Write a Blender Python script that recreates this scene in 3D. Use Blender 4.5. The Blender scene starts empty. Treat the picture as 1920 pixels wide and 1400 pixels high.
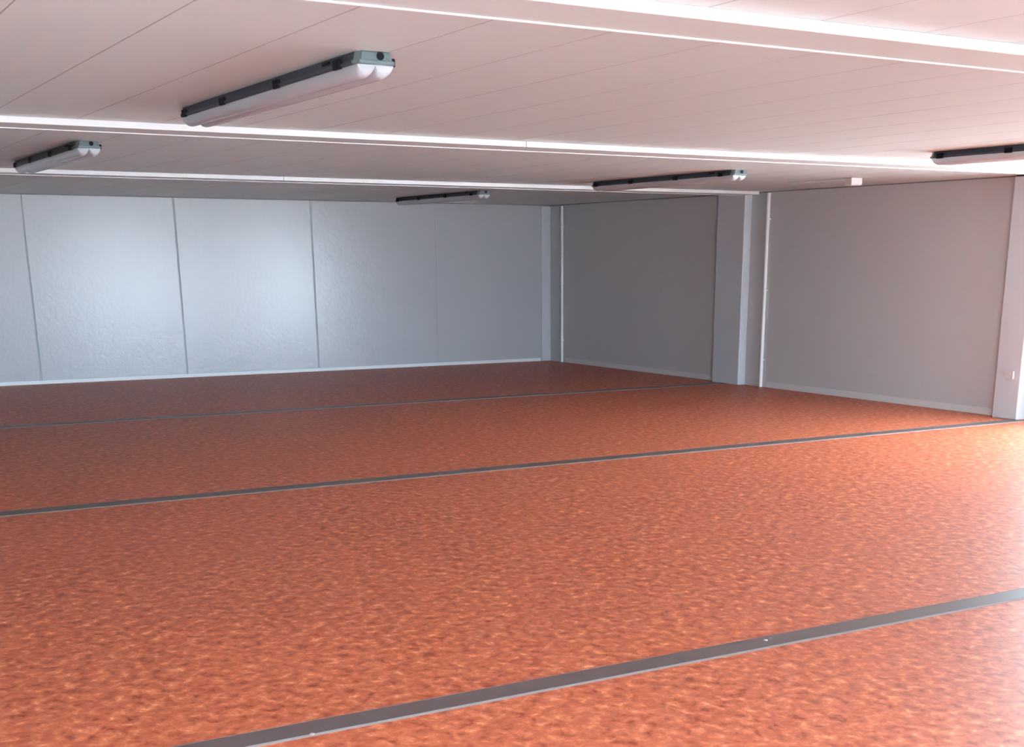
import bpy, bmesh, math, random
from mathutils import Vector, Matrix
random.seed(7)
S = bpy.context.scene
COL = S.collection

# ---------------------------------------------------------------- camera
W_PX = 1920.0
YAW, PITCH, ROLL = 31.1961, -17.2581, -0.0519
FPX, CX, CY = 2447.0693, 1040.7448, 1241.6201
cam_data = bpy.data.cameras.new('camera')
cam = bpy.data.objects.new('camera', cam_data)
COL.objects.link(cam)
cam_data.sensor_fit = 'HORIZONTAL'
cam_data.sensor_width = 36.0
cam_data.lens = FPX / W_PX * 36.0
cam_data.shift_x = (960.0 - CX) / W_PX
cam_data.shift_y = (CY - 700.0) / W_PX
cam_data.clip_start = 0.05
_y, _p, _r = (math.radians(a) for a in (YAW, PITCH, ROLL))
fwd = Vector((math.sin(_y) * math.cos(_p), math.cos(_y) * math.cos(_p), math.sin(_p)))
rt = Vector((math.cos(_y), -math.sin(_y), 0.0))
up = rt.cross(fwd)
rt2 = rt * math.cos(_r) + up * math.sin(_r)
up2 = -rt * math.sin(_r) + up * math.cos(_r)
m = Matrix((rt2, up2, -fwd)).transposed().to_4x4()
m.translation = Vector((-11.764, -19.5503, 1.6874))
cam.matrix_world = m
S.camera = cam

# ---------------------------------------------------------------- world, light, exposure
S.view_settings.view_transform = 'Standard'
S.view_settings.look = 'None'
S.view_settings.exposure = 0.29
S.view_settings.gamma = 1.0
S.view_settings.use_curve_mapping = False
SKY = 33.0
world = bpy.data.worlds.new('sky')
S.world = world
world.use_nodes = True
bg = world.node_tree.nodes['Background']
bg.inputs['Color'].default_value = (0.70, 0.94, 1.12, 1)
bg.inputs['Strength'].default_value = SKY
S.cycles.max_bounces = 12
S.cycles.diffuse_bounces = 8

# room: right wall X=0, back wall Y=0, left wall X=XL, front wall Y=YF
XL, YF, H = -12.70, -20.60, 2.5
# openings that let the daylight in (all outside the frame)
DOOR_R = (-14.6, -10.65, 0.0, 2.2)        # double door in the right wall: y0, y1, z0, z1
WIN_F = (-3.7, -0.3, 0.0, 2.0)          # right front opening: x0, x1, z0, z1
WIN_L = (-12.4, -8.6, 0.0, 2.25)         # left front opening, the doorway the photographer stands in

def portal(name, loc, rot, sx, sy):
    l = bpy.data.lights.new(name, 'AREA')
    l.shape = 'RECTANGLE'; l.size = sx; l.size_y = sy
    l.cycles.is_portal = True
    o = bpy.data.objects.new(name, l); COL.objects.link(o)
    o.location = loc; o.rotation_euler = rot
sun_data = bpy.data.lights.new('sun', 'SUN')      # stands behind the building: lights the paving outside, not the room
sun_data.energy = 110.0; sun_data.angle = math.radians(2.0); sun_data.color = (0.95, 1.0, 1.0)
sun = bpy.data.objects.new('sun', sun_data); COL.objects.link(sun)
sun.rotation_euler = Vector((0.35, -0.45, -1.0)).to_track_quat('-Z', 'Y').to_euler()
portal('door_daylight', (0.13, (DOOR_R[0] + DOOR_R[1]) / 2, (DOOR_R[2] + DOOR_R[3]) / 2), (0, math.radians(90), 0),
       DOOR_R[3] - DOOR_R[2], DOOR_R[1] - DOOR_R[0])
for f in (WIN_F, WIN_L):
    portal('front_daylight', ((f[0] + f[1]) / 2, YF - 0.13, (f[2] + f[3]) / 2), (math.radians(90), 0, 0), f[1] - f[0], f[3] - f[2])

# ---------------------------------------------------------------- materials
def mat(name, color, rough=0.5, spec=0.5, metal=0.0, bump=None, trans=0.0, vary=0.0, vscale=6.0, coat=0.0):
    """procedural Principled material: faint noise variation in colour, optional noise bump (scale, strength, distance)"""
    M = bpy.data.materials.new(name); M.use_nodes = True
    nt = M.node_tree; p = nt.nodes['Principled BSDF']
    p.inputs['Roughness'].default_value = rough
    p.inputs['Specular IOR Level'].default_value = spec
    p.inputs['Metallic'].default_value = metal
    p.inputs['Transmission Weight'].default_value = trans
    p.inputs['Coat Weight'].default_value = coat
    tc = nt.nodes.new('ShaderNodeTexCoord')
    geo = nt.nodes.new('ShaderNodeNewGeometry')
    n = nt.nodes.new('ShaderNodeTexNoise'); n.inputs['Scale'].default_value = vscale; n.inputs['Detail'].default_value = 3
    nt.links.new(geo.outputs['Position'], n.inputs['Vector'])
    mx = nt.nodes.new('ShaderNodeMix'); mx.data_type = 'RGBA'
    c = Vector(color)
    lo, hi = c * (1 - vary), c * (1 + vary)
    mx.inputs['A'].default_value = (*lo, 1); mx.inputs['B'].default_value = (*hi, 1)
    nt.links.new(n.outputs['Fac'], mx.inputs['Factor'])
    nt.links.new(mx.outputs['Result'], p.inputs['Base Color'])
    if bump:
        b = nt.nodes.new('ShaderNodeTexNoise'); b.inputs['Scale'].default_value = bump[0]; b.inputs['Detail'].default_value = 2
        nt.links.new(geo.outputs['Position'], b.inputs['Vector'])
        bp = nt.nodes.new('ShaderNodeBump'); bp.inputs['Strength'].default_value = bump[1]; bp.inputs['Distance'].default_value = bump[2]
        nt.links.new(b.outputs['Fac'], bp.inputs['Height'])
        nt.links.new(bp.outputs['Normal'], p.inputs['Normal'])
    return M

M_WALL = mat('wall_laminate', (0.435, 0.432, 0.458), 0.25, 0.60, bump=(17, 0.4, 0.004), vary=0.02)
M_WALLR = mat('wall_laminate_plain', (0.51, 0.505, 0.505), 0.42, 0.4, bump=(22, 0.15, 0.003), vary=0.02)
M_CEIL = mat('ceiling_laminate', (0.60, 0.665, 0.655), 0.36, 0.34, vary=0.02)
M_BACKING = mat('dark_backing', (0.10, 0.09, 0.09), 0.8, 0.2)
M_BEAM = mat('white_enamel', (0.70, 0.69, 0.69), 0.35, 0.5)
M_POST = mat('grey_white_enamel', (0.52, 0.535, 0.56), 0.4, 0.5)
M_BASE = mat('skirting_white', (0.74, 0.75, 0.76), 0.4, 0.5)
M_BASER = mat('skirting_grey', (0.62, 0.62, 0.61), 0.45, 0.4)
M_PIPE = mat('white_pvc', (0.80, 0.79, 0.79), 0.35, 0.5)
M_GAP_DARK = mat('dark_gap_shade', (0.06, 0.055, 0.055), 0.7, 0.2)  # near-black colour for the shade in the gap over the columns
M_LINE_SHADE = mat('grey_line_shade', (0.22, 0.21, 0.21), 0.7, 0.2)  # grey standing in for shade along the wall tops
M_PLANKJOINT = mat('ceiling_joint_grey', (0.36, 0.34, 0.34), 0.6, 0.2)
M_FILLER = mat('grey_joint_filler', (0.40, 0.415, 0.435), 0.5, 0.3)
M_STRIP = mat('brown_grey_metal', (0.105, 0.076, 0.072), 0.42, 0.45, metal=0.0, vary=0.1)
M_STRIPE = mat('pale_strip_edge', (0.20, 0.17, 0.165), 0.5, 0.4)  # paler grey than the plate, along both edges
M_SCREW = mat('bare_screw', (0.6, 0.6, 0.6), 0.3, 0.5, metal=0.8)
M_SIDE_SHADE = mat('polycarbonate_side_shade', (0.034, 0.047, 0.060), 0.5, 0.3, vary=0.04)  # darkened so the colour holds the shade on the long sides
M_END_LIT = mat('polycarbonate_end_lit', (0.095, 0.13, 0.135), 0.4, 0.5)  # same housing, lighter to paint in the light on its ends
M_CLIP = mat('black_plastic', (0.006, 0.006, 0.009), 0.6, 0.12)
M_LENS = mat('frosted_clear_diffuser', (0.80, 0.87, 0.91), 0.22, 0.5, trans=0.45)
M_TUBE = mat('white_tube_glass', (0.85, 0.85, 0.85), 0.3, 0.5)
M_BOX = mat('white_box_plastic', (0.52, 0.49, 0.47), 0.4, 0.5)
M_GROUND = mat('outdoor_paving', (0.42, 0.41, 0.40), 0.9, 0.2, vary=0.15)

def floor_material():
    M = bpy.data.materials.new('terracotta_marbled_vinyl'); M.use_nodes = True
    nt = M.node_tree; p = nt.nodes['Principled BSDF']; L = nt.links.new
    geo = nt.nodes.new('ShaderNodeNewGeometry')
    mp = nt.nodes.new('ShaderNodeMapping'); mp.inputs['Scale'].default_value = (1.0, 0.9, 1.0)
    mp.inputs['Rotation'].default_value = (0, 0, math.radians(-38))
    L(geo.outputs['Position'], mp.inputs['Vector'])
    def noise(sc, det, rgh=0.55, dist=0.0):
        n = nt.nodes.new('ShaderNodeTexNoise'); n.inputs['Scale'].default_value = sc
        n.inputs['Detail'].default_value = det; n.inputs['Roughness'].default_value = rgh; n.inputs['Distortion'].default_value = dist
        L(mp.outputs['Vector'], n.inputs['Vector']); return n
    a = noise(18, 5.0, 0.62, 0.3)
    b = noise(1.1, 2.0)
    r = nt.nodes.new('ShaderNodeValToRGB'); e = r.color_ramp.elements
    e[0].position = 0.34; e[0].color = (0.294, 0.053, 0.020, 1)
    e[1].position = 0.69; e[1].color = (0.842, 0.321, 0.146, 1)
    for pos, c in ((0.42, (0.420, 0.089, 0.037, 1)), (0.52, (0.518, 0.124, 0.055, 1)), (0.62, (0.655, 0.193, 0.086, 1))):
        q = e.new(pos); q.color = c
    L(a.outputs['Fac'], r.inputs['Fac'])
    mx = nt.nodes.new('ShaderNodeMix'); mx.data_type = 'RGBA'; mx.blend_type = 'MULTIPLY'
    mx.inputs['Factor'].default_value = 1.0
    r2 = nt.nodes.new('ShaderNodeValToRGB'); e2 = r2.color_ramp.elements
    e2[0].position = 0.3; e2[0].color = (0.92, 0.92, 0.95, 1)
    e2[1].position = 0.7; e2[1].color = (1.0, 1.0, 0.98, 1)
    L(b.outputs['Fac'], r2.inputs['Fac'])
    L(r.outputs['Color'], mx.inputs['A']); L(r2.outputs['Color'], mx.inputs['B'])
    L(mx.outputs['Result'], p.inputs['Base Color'])
    p.inputs['Roughness'].default_value = 0.46
    p.inputs['Specular IOR Level'].default_value = 0.40
    bp = nt.nodes.new('ShaderNodeBump'); bp.inputs['Strength'].default_value = 0.18; bp.inputs['Distance'].default_value = 0.004
    L(a.outputs['Fac'], bp.inputs['Height']); L(bp.outputs['Normal'], p.inputs['Normal'])
    return M
M_FLOOR = floor_material()

# ---------------------------------------------------------------- helpers
def add_box(bm, x0, x1, y0, y1, z0, z1):
    vs = [bm.verts.new((x, y, z)) for z in (z0, z1) for y in (y0, y1) for x in (x0, x1)]
    for f in ((0, 2, 3, 1), (4, 5, 7, 6), (0, 1, 5, 4), (2, 6, 7, 3), (1, 3, 7, 5), (0, 4, 6, 2)):
        bm.faces.new([vs[i] for i in f])

def add_loft(bm, rings, cap=True):
    R = [[bm.verts.new(p) for p in ring] for ring in rings]
    n = len(R[0])
    for a, b in zip(R, R[1:]):
        for i in range(n):
            bm.faces.new((a[i], a[(i + 1) % n], b[(i + 1) % n], b[i]))
    if cap:
        bm.faces.new(R[0][::-1]); bm.faces.new(R[-1])

def add_cyl(bm, p0, p1, r0, r1=None, n=16):
    p0, p1 = Vector(p0), Vector(p1); r1 = r0 if r1 is None else r1
    d = (p1 - p0).normalized()
    a = d.orthogonal().normalized(); b = d.cross(a)
    ring = lambda c, r: [tuple(c + a * r * math.cos(2 * math.pi * i / n) + b * r * math.sin(2 * math.pi * i / n)) for i in range(n)]
    add_loft(bm, [ring(p0, r0), ring(p1, r1)])

def obj(name, bm, material, parent=None, smooth=False, bevel=0.0, segs=2):
    if bevel:
        bmesh.ops.bevel(bm, geom=list(bm.edges), offset=bevel, segments=segs, affect='EDGES', profile=0.5)
    bmesh.ops.recalc_face_normals(bm, faces=list(bm.faces))
    me = bpy.data.meshes.new(name); bm.to_mesh(me); bm.free()
    me.materials.append(material)
    if smooth:
        for f in me.polygons: f.use_smooth = True
        me.set_sharp_from_angle(angle=math.radians(40))
    o = bpy.data.objects.new(name, me); COL.objects.link(o)
    if parent: o.parent = parent
    return o

def box(name, b, material, parent=None, bevel=0.0):
    bm = bmesh.new(); add_box(bm, *b)
    return obj(name, bm, material, parent, bevel=bevel)

def struct(o):
    o['kind'] = 'structure'; return o

def thing(name, label, cat, loc=(0, 0, 0), group=None):
    o = bpy.data.objects.new(name, None); COL.objects.link(o)
    o.empty_display_size = 0.1
    o.location = loc; o['label'] = label; o['category'] = cat; o['kind'] = 'thing'
    if group: o['group'] = group
    return o

def tag(o, label, cat, group=None):
    o['label'] = label; o['category'] = cat
    if group: o['group'] = group
    return o

# ---------------------------------------------------------------- floor
STRIP_Y = (-4.886, -9.987, -15.143)
floor = struct(box('floor', (XL - 0.1, 0.1, YF - 0.1, 0.1, -0.12, -0.004), M_BACKING))
edges = [0.0] + list(STRIP_Y) + [YF]
for y1, y0 in zip(edges, edges[1:]):
    box('floor_sheet', (XL, 0.0, y0 + (0.004 if y0 != YF else 0), y1 - (0.004 if y1 else 0), -0.004, 0.0), M_FLOOR, floor)

# ---------------------------------------------------------------- ceiling: narrow planks in four bays
BEAM_Y = (-5.29, -10.42, -15.43)
PITCH_X, X_JOINT = 0.513, -10.305
ceiling = struct(box('ceiling', (XL - 0.1, 0.1, YF - 0.1, 0.1, H + 0.010, H + 0.14), M_BACKING))
bays = [(-5.29, -0.004), (-10.42, -5.29), (-15.43, -10.42), (YF, -15.43)]
k0 = math.floor((XL - X_JOINT) / PITCH_X)
xs = [X_JOINT + PITCH_X * k for k in range(k0, 30)]
xs = [max(x, XL) for x in xs if x < -0.02 and x > XL - PITCH_X] + [-0.004]
plank_cache = {}
def plank_mesh(w, l):
    key = (round(w, 3), round(l, 3))
    if key not in plank_cache:
        g, c, t = 0.0035, 0.0003, 0.010
        prof = [(g, t), (g, c), (g + c, 0), (w - g - c, 0), (w - g, c), (w - g, t)]
        bm = bmesh.new()
        add_loft(bm, [[(x, y, z) for x, z in prof] for y in (0.003, l - 0.003)])
        bmesh.ops.recalc_face_normals(bm, faces=list(bm.faces))
        me = bpy.data.meshes.new('ceiling_plank'); bm.to_mesh(me); bm.free(); me.materials.append(M_CEIL)
        plank_cache[key] = me
    return plank_cache[key]
for y0, y1 in bays:
    for x0, x1 in zip(xs, xs[1:]):
        o = bpy.data.objects.new('ceiling_plank', plank_mesh(x1 - x0, y1 - y0))
        COL.objects.link(o); o.location = (x0, y0, H); o.parent = ceiling

filler_cache = {}
for y0, y1 in bays:
    if (y0, y1) not in filler_cache:
        bm = bmesh.new(); add_box(bm, -0.0033, 0.0033, 0.003, y1 - y0 - 0.003, 0.0006, 0.010)
        me = bpy.data.meshes.new('joint_filler'); bm.to_mesh(me); bm.free(); me.materials.append(M_PLANKJOINT)
        filler_cache[(y0, y1)] = me
    for x in xs[1:-1]:
        o = bpy.data.objects.new('joint_filler', filler_cache[(y0, y1)]); COL.objects.link(o)
        o.location = (x, y0, H); o.parent = ceiling

# ---------------------------------------------------------------- walls
def panel(name, parent, w, axis, at, start, z0, z1, material, c=0.003, d=0.0025, g=0.011):
    """flat panel with chamfered long edges; axis 'x' stands on the back wall, 'y' on the right wall"""
    prof = [(g, 0.03), (g, d), (g + c, 0), (w - g - c, 0), (w - g, d), (w - g, 0.03)]
    bm = bmesh.new()
    if axis == 'x':
        add_loft(bm, [[(start + s, at + t, z) for s, t in prof] for z in (z0, z1)])
    else:
        add_loft(bm, [[(at + t, start + s, z) for s, t in prof] for z in (z0, z1)])
    return obj(name, bm, material, parent)

wall_back = struct(box('wall_back', (XL - 0.1, 0.1, 0.031, 0.13, -0.004, H + 0.02), M_BACKING))
seams = [-0.10] + [-2.146 - 2.046 * k for k in range(5)] + [XL]
for x1, x0 in zip(seams, seams[1:]):
    panel('wall_panel', wall_back, x1 - x0, 'x', 0.0, x0, 0.0, H, M_WALL)
panel('wall_panel', wall_back, 0.10, 'x', 0.0, -0.10, 0.0, H, M_WALL)
for x in seams[:-1]:
    box('joint_filler', (x - 0.0106, x + 0.0106, 0.0045, 0.030, 0.0, H), M_FILLER, wall_back)

# right wall with the door opening
bm = bmesh.new()
y0, y1, z0, z1 = DOOR_R
add_box(bm, 0.031, 0.13, y1, 0.13, -0.004, H + 0.02)
add_box(bm, 0.031, 0.13, YF - 0.1, y0, -0.004, H + 0.02)
add_box(bm, 0.031, 0.13, y0, y1, z1, H + 0.02)
wall_right = struct(obj('wall_right', bm, M_BACKING))
for a, b in ((-4.9, 0.0), (-9.78, -4.9), (y1, -9.78), (YF, y0)):
    panel('wall_panel', wall_right, b - a, 'y', 0.0, a, 0.0, H, M_WALLR, g=0.001)
box('wall_panel', (0.0, 0.03, y0, y1, z1, H), M_WALLR, wall_right)
struct(box('wall_left', (XL - 0.12, XL, YF - 0.1, 0.1, -0.004, H + 0.02), M_WALL))
bm = bmesh.new()
a0, a1, b0, b1 = WIN_F
l0, l1 = WIN_L[:2]
for xa, xb in ((XL - 0.1, l0), (l1, a0), (a1, 0.1)):
    add_box(bm, xa, xb, YF - 0.12, YF, -0.004, H + 0.02)
for xa, xb, top in ((a0, a1, b1), (l0, l1, WIN_L[3])):
    add_box(bm, xa, xb, YF - 0.12, YF, top, H + 0.02)
struct(obj('wall_front', bm, M_WALL))
# frames of the two openings (behind and beside the camera)
bm = bmesh.new()
for b in ((-0.02, 0.13, y0, y0 + 0.04, 0, z1), (-0.02, 0.13, y1 - 0.04, y1, 0, z1), (-0.02, 0.13, y0 + 0.04, y1 - 0.04, z1 - 0.06, z1)):
    add_box(bm, *b)
struct(obj('door_1', bm, M_POST))
for nm, xa, xb, b1 in (('door_2', a0, a1, WIN_F[3]), ('door_3', l0, l1, WIN_L[3])):
    bm = bmesh.new()
    for b in ((xa, xa + 0.06, YF - 0.12, YF + 0.02, 0, b1), (xb - 0.06, xb, YF - 0.12, YF + 0.02, 0, b1), (xa + 0.06, xb - 0.06, YF - 0.12, YF + 0.02, b1 - 0.06, b1)):
        add_box(bm, *b)
    struct(obj(nm, bm, M_POST))
struct(box('ground', (-60, 60, -80, 40, -0.3, -0.13), M_GROUND))

# grey lines painting in the gap shade where the walls meet the ceiling
struct(box('gap_shade_1', (XL, 0.0, -0.006, 0.0, H - 0.010, H), M_LINE_SHADE))
struct(box('gap_shade_2', (-0.008, 0.0, -10.2, -0.006, H - 0.012, H), M_LINE_SHADE))

# skirting
struct(box('baseboard_back', (XL, -0.21, -0.014, 0.0, 0.0, 0.05), M_BASE, bevel=0.003))
bb = struct(box('baseboard_right', (-0.014, 0.0, -4.61, -0.47, 0.0, 0.075), M_BASER, bevel=0.003))
box('baseboard_length', (-0.014, 0.0, -9.61, -5.66, 0.0, 0.075), M_BASER, bb, bevel=0.003)

# ---------------------------------------------------------------- corner posts and columns of the container frames
t = thing('corner_post', 'pale folded steel corner post in the far corner between the two walls', 'post', (0, 0, 0))
box('flange', (-0.19, -0.002, -0.016, -0.001, 0.0, H - 0.02), M_POST, t, bevel=0.003)
box('flange', (-0.016, -0.002, -0.30, -0.018, 0.0, H - 0.02), M_POST, t, bevel=0.003)

def column(y0, y1, label):
    t = thing('wall_column', label, 'column', (-0.065, (y0 + y1) / 2, 0), 'columns along the right wall')
    yc = (y0 + y1) / 2
    bm = bmesh.new(); add_box(bm, -0.065, 0.064, y0 - yc, y1 - yc, 0.0, H - 0.016)
    obj('column_casing', bm, M_POST, t, bevel=0.008)
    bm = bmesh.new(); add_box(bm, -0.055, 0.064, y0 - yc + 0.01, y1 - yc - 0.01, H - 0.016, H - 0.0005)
    obj('column_top_shade', bm, M_GAP_DARK, t)  # dark block colouring in the shade between column and ceiling
    return t
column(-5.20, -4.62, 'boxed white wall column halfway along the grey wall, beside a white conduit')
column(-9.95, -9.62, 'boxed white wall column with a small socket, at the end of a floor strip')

# ---------------------------------------------------------------- conduits
def conduit(y, label):
    t = thing('wall_conduit', label, 'pipe', (-0.026, y, 0), 'vertical conduits on the right wall')
    bm = bmesh.new(); add_cyl(bm, (0, 0, 0.0), (0, 0, H - 0.02), 0.024, n=20)
    obj('pipe', bm, M_PIPE, t, smooth=True)
    for z in (0.35, 1.25, 2.15):
        bm = bmesh.new(); add_cyl(bm, (0, 0, z), (0, 0, z + 0.018), 0.0262, n=20); add_box(bm, 0.0, 0.0245, -0.03, 0.03, z, z + 0.018)
        obj('pipe_clip', bm, M_PIPE, t)
conduit(-0.40, 'thin white vertical conduit next to the far corner post')
conduit(-5.56, 'thin white vertical conduit on the grey wall beside a boxed column')

# ---------------------------------------------------------------- ceiling joint beams
beam_labels = ('narrowest white ceiling joint beam, nearest the back wall',
               'bright white ceiling joint beam just beyond the largest twin tube light',
               'broadest bright white ceiling joint beam, farthest from the back wall')
for (yn, yf), lab in zip(((-5.49, -5.10), (-10.62, -10.22), (-15.62, -15.24)), beam_labels):
    t = thing('ceiling_beam', lab, 'beam', (-6.6, yn, H - 0.04), 'white joint beams across the ceiling')
    d = yf - yn
    L0, L1 = XL + 6.6, 6.6 - (0.132 if yf > -5.2 else 0.003)      # the far beam dies against the column
    for i, (xa, xb) in enumerate(((L0, -0.003), (0.003, L1))):
        bm = bmesh.new()
        add_box(bm, xa, xb, 0.0, 0.016, 0.0, 0.0395)
        obj('front_lip', bm, M_BEAM, t, bevel=0.003)
        bm = bmesh.new()
        add_box(bm, xa, xb, 0.017, d - 0.017, 0.006, 0.0395)
        obj('soffit', bm, M_CEIL, t)
        bm = bmesh.new()
        add_box(bm, xa, xb, d - 0.016, d, 0.0, 0.0395)
        obj('rear_lip', bm, M_BEAM, t, bevel=0.003)

# ---------------------------------------------------------------- floor joint strips
strip_labels = ('thinnest dark metal joint strip on the floor, nearest the back wall',
                'dark metal floor joint strip ending at the column with the socket',
                'broadest dark metal floor joint strip, with bare screws, farthest from the back wall')
for y, hw, lab in zip(STRIP_Y, (0.085, 0.09, 0.075), strip_labels):
    t = thing('floor_joint_strip', lab, 'floor strip', (0, y, 0), 'metal joint strips across the floor')
    prof = [(-hw, 0.0), (-hw + 0.008, 0.005), (hw - 0.008, 0.005), (hw, 0.0)]
    bm = bmesh.new()
    add_loft(bm, [[(x, a, z + 0.0003) for a, z in prof] for x in (XL + 0.01, -0.133 if y > -10 else -0.02)])
    obj('cover_plate', bm, M_STRIP, t)
    for s in (-1, 1):
        bm = bmesh.new()
        p0 = (hw - 0.006, 0.0055) ; p1 = (hw + 0.005, 0.0003)
        pr = [(s * p0[0], 0.0003), (s * p0[0], p0[1]), (s * p1[0], p1[1] + 0.001), (s * p1[0], 0.0003)]
        add_loft(bm, [[(x, a, z) for a, z in pr] for x in (XL + 0.01, -0.133 if y > -10 else -0.02)])
        obj('edge_bead', bm, M_STRIPE, t)
    if y == STRIP_Y[2]:
        for x, dy in ((-7.956, 0.016), (-10.187, -0.07)):
            bm = bmesh.new(); add_cyl(bm, (x, dy, 0.005), (x, dy, 0.0085), 0.011, 0.007, n=12)
            obj('screw', bm, M_SCREW, t, smooth=True)

# ---------------------------------------------------------------- twin tube light fittings
LEN = 2.58
def make_fitting():
    t = thing('ceiling_light', '', 'ceiling light', (0, 0, H))
    # origin: near end of the fitting on the ceiling; body runs along +Y
    bm = bmesh.new()
    rings = []
    lv = ((-0.0005, 0.078, 0.012), (-0.004, 0.080, 0.008), (-0.034, 0.088, 0.003), (-0.036, 0.096, 0.0), (-0.048, 0.096, 0.0), (-0.050, 0.094, 0.002))
    for z, hx, ins in lv:
        rings.append([(-hx, 0.045, z), (hx, 0.045, z), (hx, LEN - 0.045, z), (-hx, LEN - 0.045, z)])
    add_loft(bm, rings)
    obj('housing', bm, M_SIDE_SHADE, t)
    for flip in (False, True):
        bm = bmesh.new()
        rings = []
        for z, hx, ins in lv:
            ring = [(-hx, 0.0445, z), (-hx + 0.018, ins, z), (hx - 0.018, ins, z), (hx, 0.0445, z)]
            rings.append([(x, LEN - y, z) for x, y, z in ring] if flip else ring)
        add_loft(bm, rings)
        obj('lit_end', bm, M_END_LIT, t)
    # diffuser: two rounded humps, rounded ends
    bm = bmesh.new()
    def prof(s, y):
        pts = []
        for c in (-0.041, 0.041):
            for i in range(9):
                a = math.pi - math.pi * i / 8
                pts.append((c + 0.040 * math.cos(a) , -0.0505 - 0.052 * s * (0.12 + 0.88 * math.sin(a)) if s > 0 else -0.0505, 0))
        ring = [(-0.081, -0.0502)] + [(p[0], p[1]) for p in pts] + [(0.081, -0.0502)]
        return [(x, y, z) for x, z in ring]
    secs = [(0.02, 0.45), (0.028, 0.72), (0.05, 0.93), (0.09, 1.0)]
    rings = [prof(s, y) for y, s in secs] + [prof(1.0, LEN / 2)] + [prof(s, LEN - y) for y, s in reversed(secs)]
    add_loft(bm, rings)
    obj('diffuser', bm, M_LENS, t, smooth=True)
    # the tubes inside, unlit
    for c in (-0.041, 0.041):
        bm = bmesh.new(); add_cyl(bm, (c, 0.10, -0.074), (c, LEN - 0.10, -0.074), 0.0155, n=14)
        tb = obj('tube', bm, M_TUBE, t, smooth=True)
        for ya in (0.075, LEN - 0.0995):
            bm = bmesh.new(); add_cyl(bm, (c, ya, -0.074), (c, ya + 0.0245, -0.074), 0.0165, n=14)
            obj('tube_cap', bm, M_SCREW, tb, smooth=True)
    # clips on both long sides
    for s in (-1, 1):
        for y in (0.20, 0.95, 1.77, 2.46):
            bm = bmesh.new(); add_box(bm, 0.088, 0.103, y - 0.035, y + 0.035, -0.056, -0.018)
            if s < 0:
                for v in bm.verts: v.co.x = -v.co.x
            obj('clip', bm, M_CLIP, t, bevel=0.003, )
        bm = bmesh.new(); add_box(bm, 0.079, 0.089, 0.31, 0.39, -0.022, -0.010)
        if s < 0:
            for v in bm.verts: v.co.x = -v.co.x
        obj('knockout', bm, M_CLIP, t)
    # cable entries at both ends, corner latch
    for y, d in ((0.001, 1), (LEN - 0.001, -1)):
        bm = bmesh.new(); add_cyl(bm, (0.016, y - 0.003 * d, -0.018), (0.016, y + 0.02 * d, -0.018), 0.0155, n=18)
        obj('cable_entry', bm, M_CLIP, t, smooth=True)
    bm = bmesh.new(); add_box(bm, 0.074, 0.094, 0.025, 0.055, -0.052, -0.020)
    obj('clip', bm, M_CLIP, t, bevel=0.003)
    return t
proto = make_fitting()
FIT = [  # x centre, y near end, label
    (-9.335, -14.12, 'largest twin tube ceiling light, its double diffuser and black side clips plainly visible'),
    (-9.373, -9.03, 'small twin tube ceiling light just beyond the middle beam, far from the wall columns'),
    (-3.327, -3.89, 'smallest dark twin tube ceiling light, close to the pale back wall'),
    (-3.140, -8.83, 'slim shade-dark sided twin tube ceiling light pointing at the boxed column with the conduit'),
    (-3.160, -13.97, 'shade-dark sided twin tube ceiling light above the sunlit floor patch, only its far end showing'),
]
for i, (x, y, lab) in enumerate(FIT):
    if i == 0:
        o = proto
    else:
        o = proto.copy(); COL.objects.link(o)
        for ch in proto.children:
            c = ch.copy(); COL.objects.link(c); c.parent = o
            for g in ch.children:
                d = g.copy(); COL.objects.link(d); d.parent = c
    o.location = (x, y, H); o['label'] = lab; o['group'] = 'twin tube lights on the ceiling'

# ---------------------------------------------------------------- small fittings
t = thing('junction_box', 'small white box under the ceiling, close to the plain grey wall', 'box', (-1.20, -8.35, H))
bm = bmesh.new(); add_box(bm, -0.078, 0.078, -0.06, 0.06, -0.070, -0.0005); obj('box_body', bm, M_BOX, t, bevel=0.006)
bm = bmesh.new(); add_box(bm, -0.070, 0.070, -0.052, 0.052, -0.078, -0.0705); obj('box_lid', bm, M_BOX, t, bevel=0.002)
t = thing('cable_duct', 'short pale cable duct on the ceiling ending at the small white box', 'cable duct', (-1.20, -8.28, H))
bm = bmesh.new(); add_box(bm, -0.03, 0.03, 0.0, 0.95, -0.022, -0.0005); obj('duct_body', bm, M_CEIL, t, bevel=0.003)
bm = bmesh.new(); add_box(bm, -0.026, 0.026, 0.0, 0.95, -0.025, -0.0225); obj('duct_cover', bm, M_CEIL, t)
t = thing('wall_socket', 'small pale socket low on the nearer boxed wall column', 'socket', (-0.131, -9.815, 0.47))
bm = bmesh.new(); add_box(bm, -0.022, 0.0005, -0.055, 0.055, -0.04, 0.04); obj('socket_box', bm, M_BOX, t, bevel=0.004)
bm = bmesh.new(); add_cyl(bm, (-0.0222, 0, 0), (-0.0245, 0, 0), 0.02, n=16); obj('socket_face', bm, M_BOX, t, smooth=True)
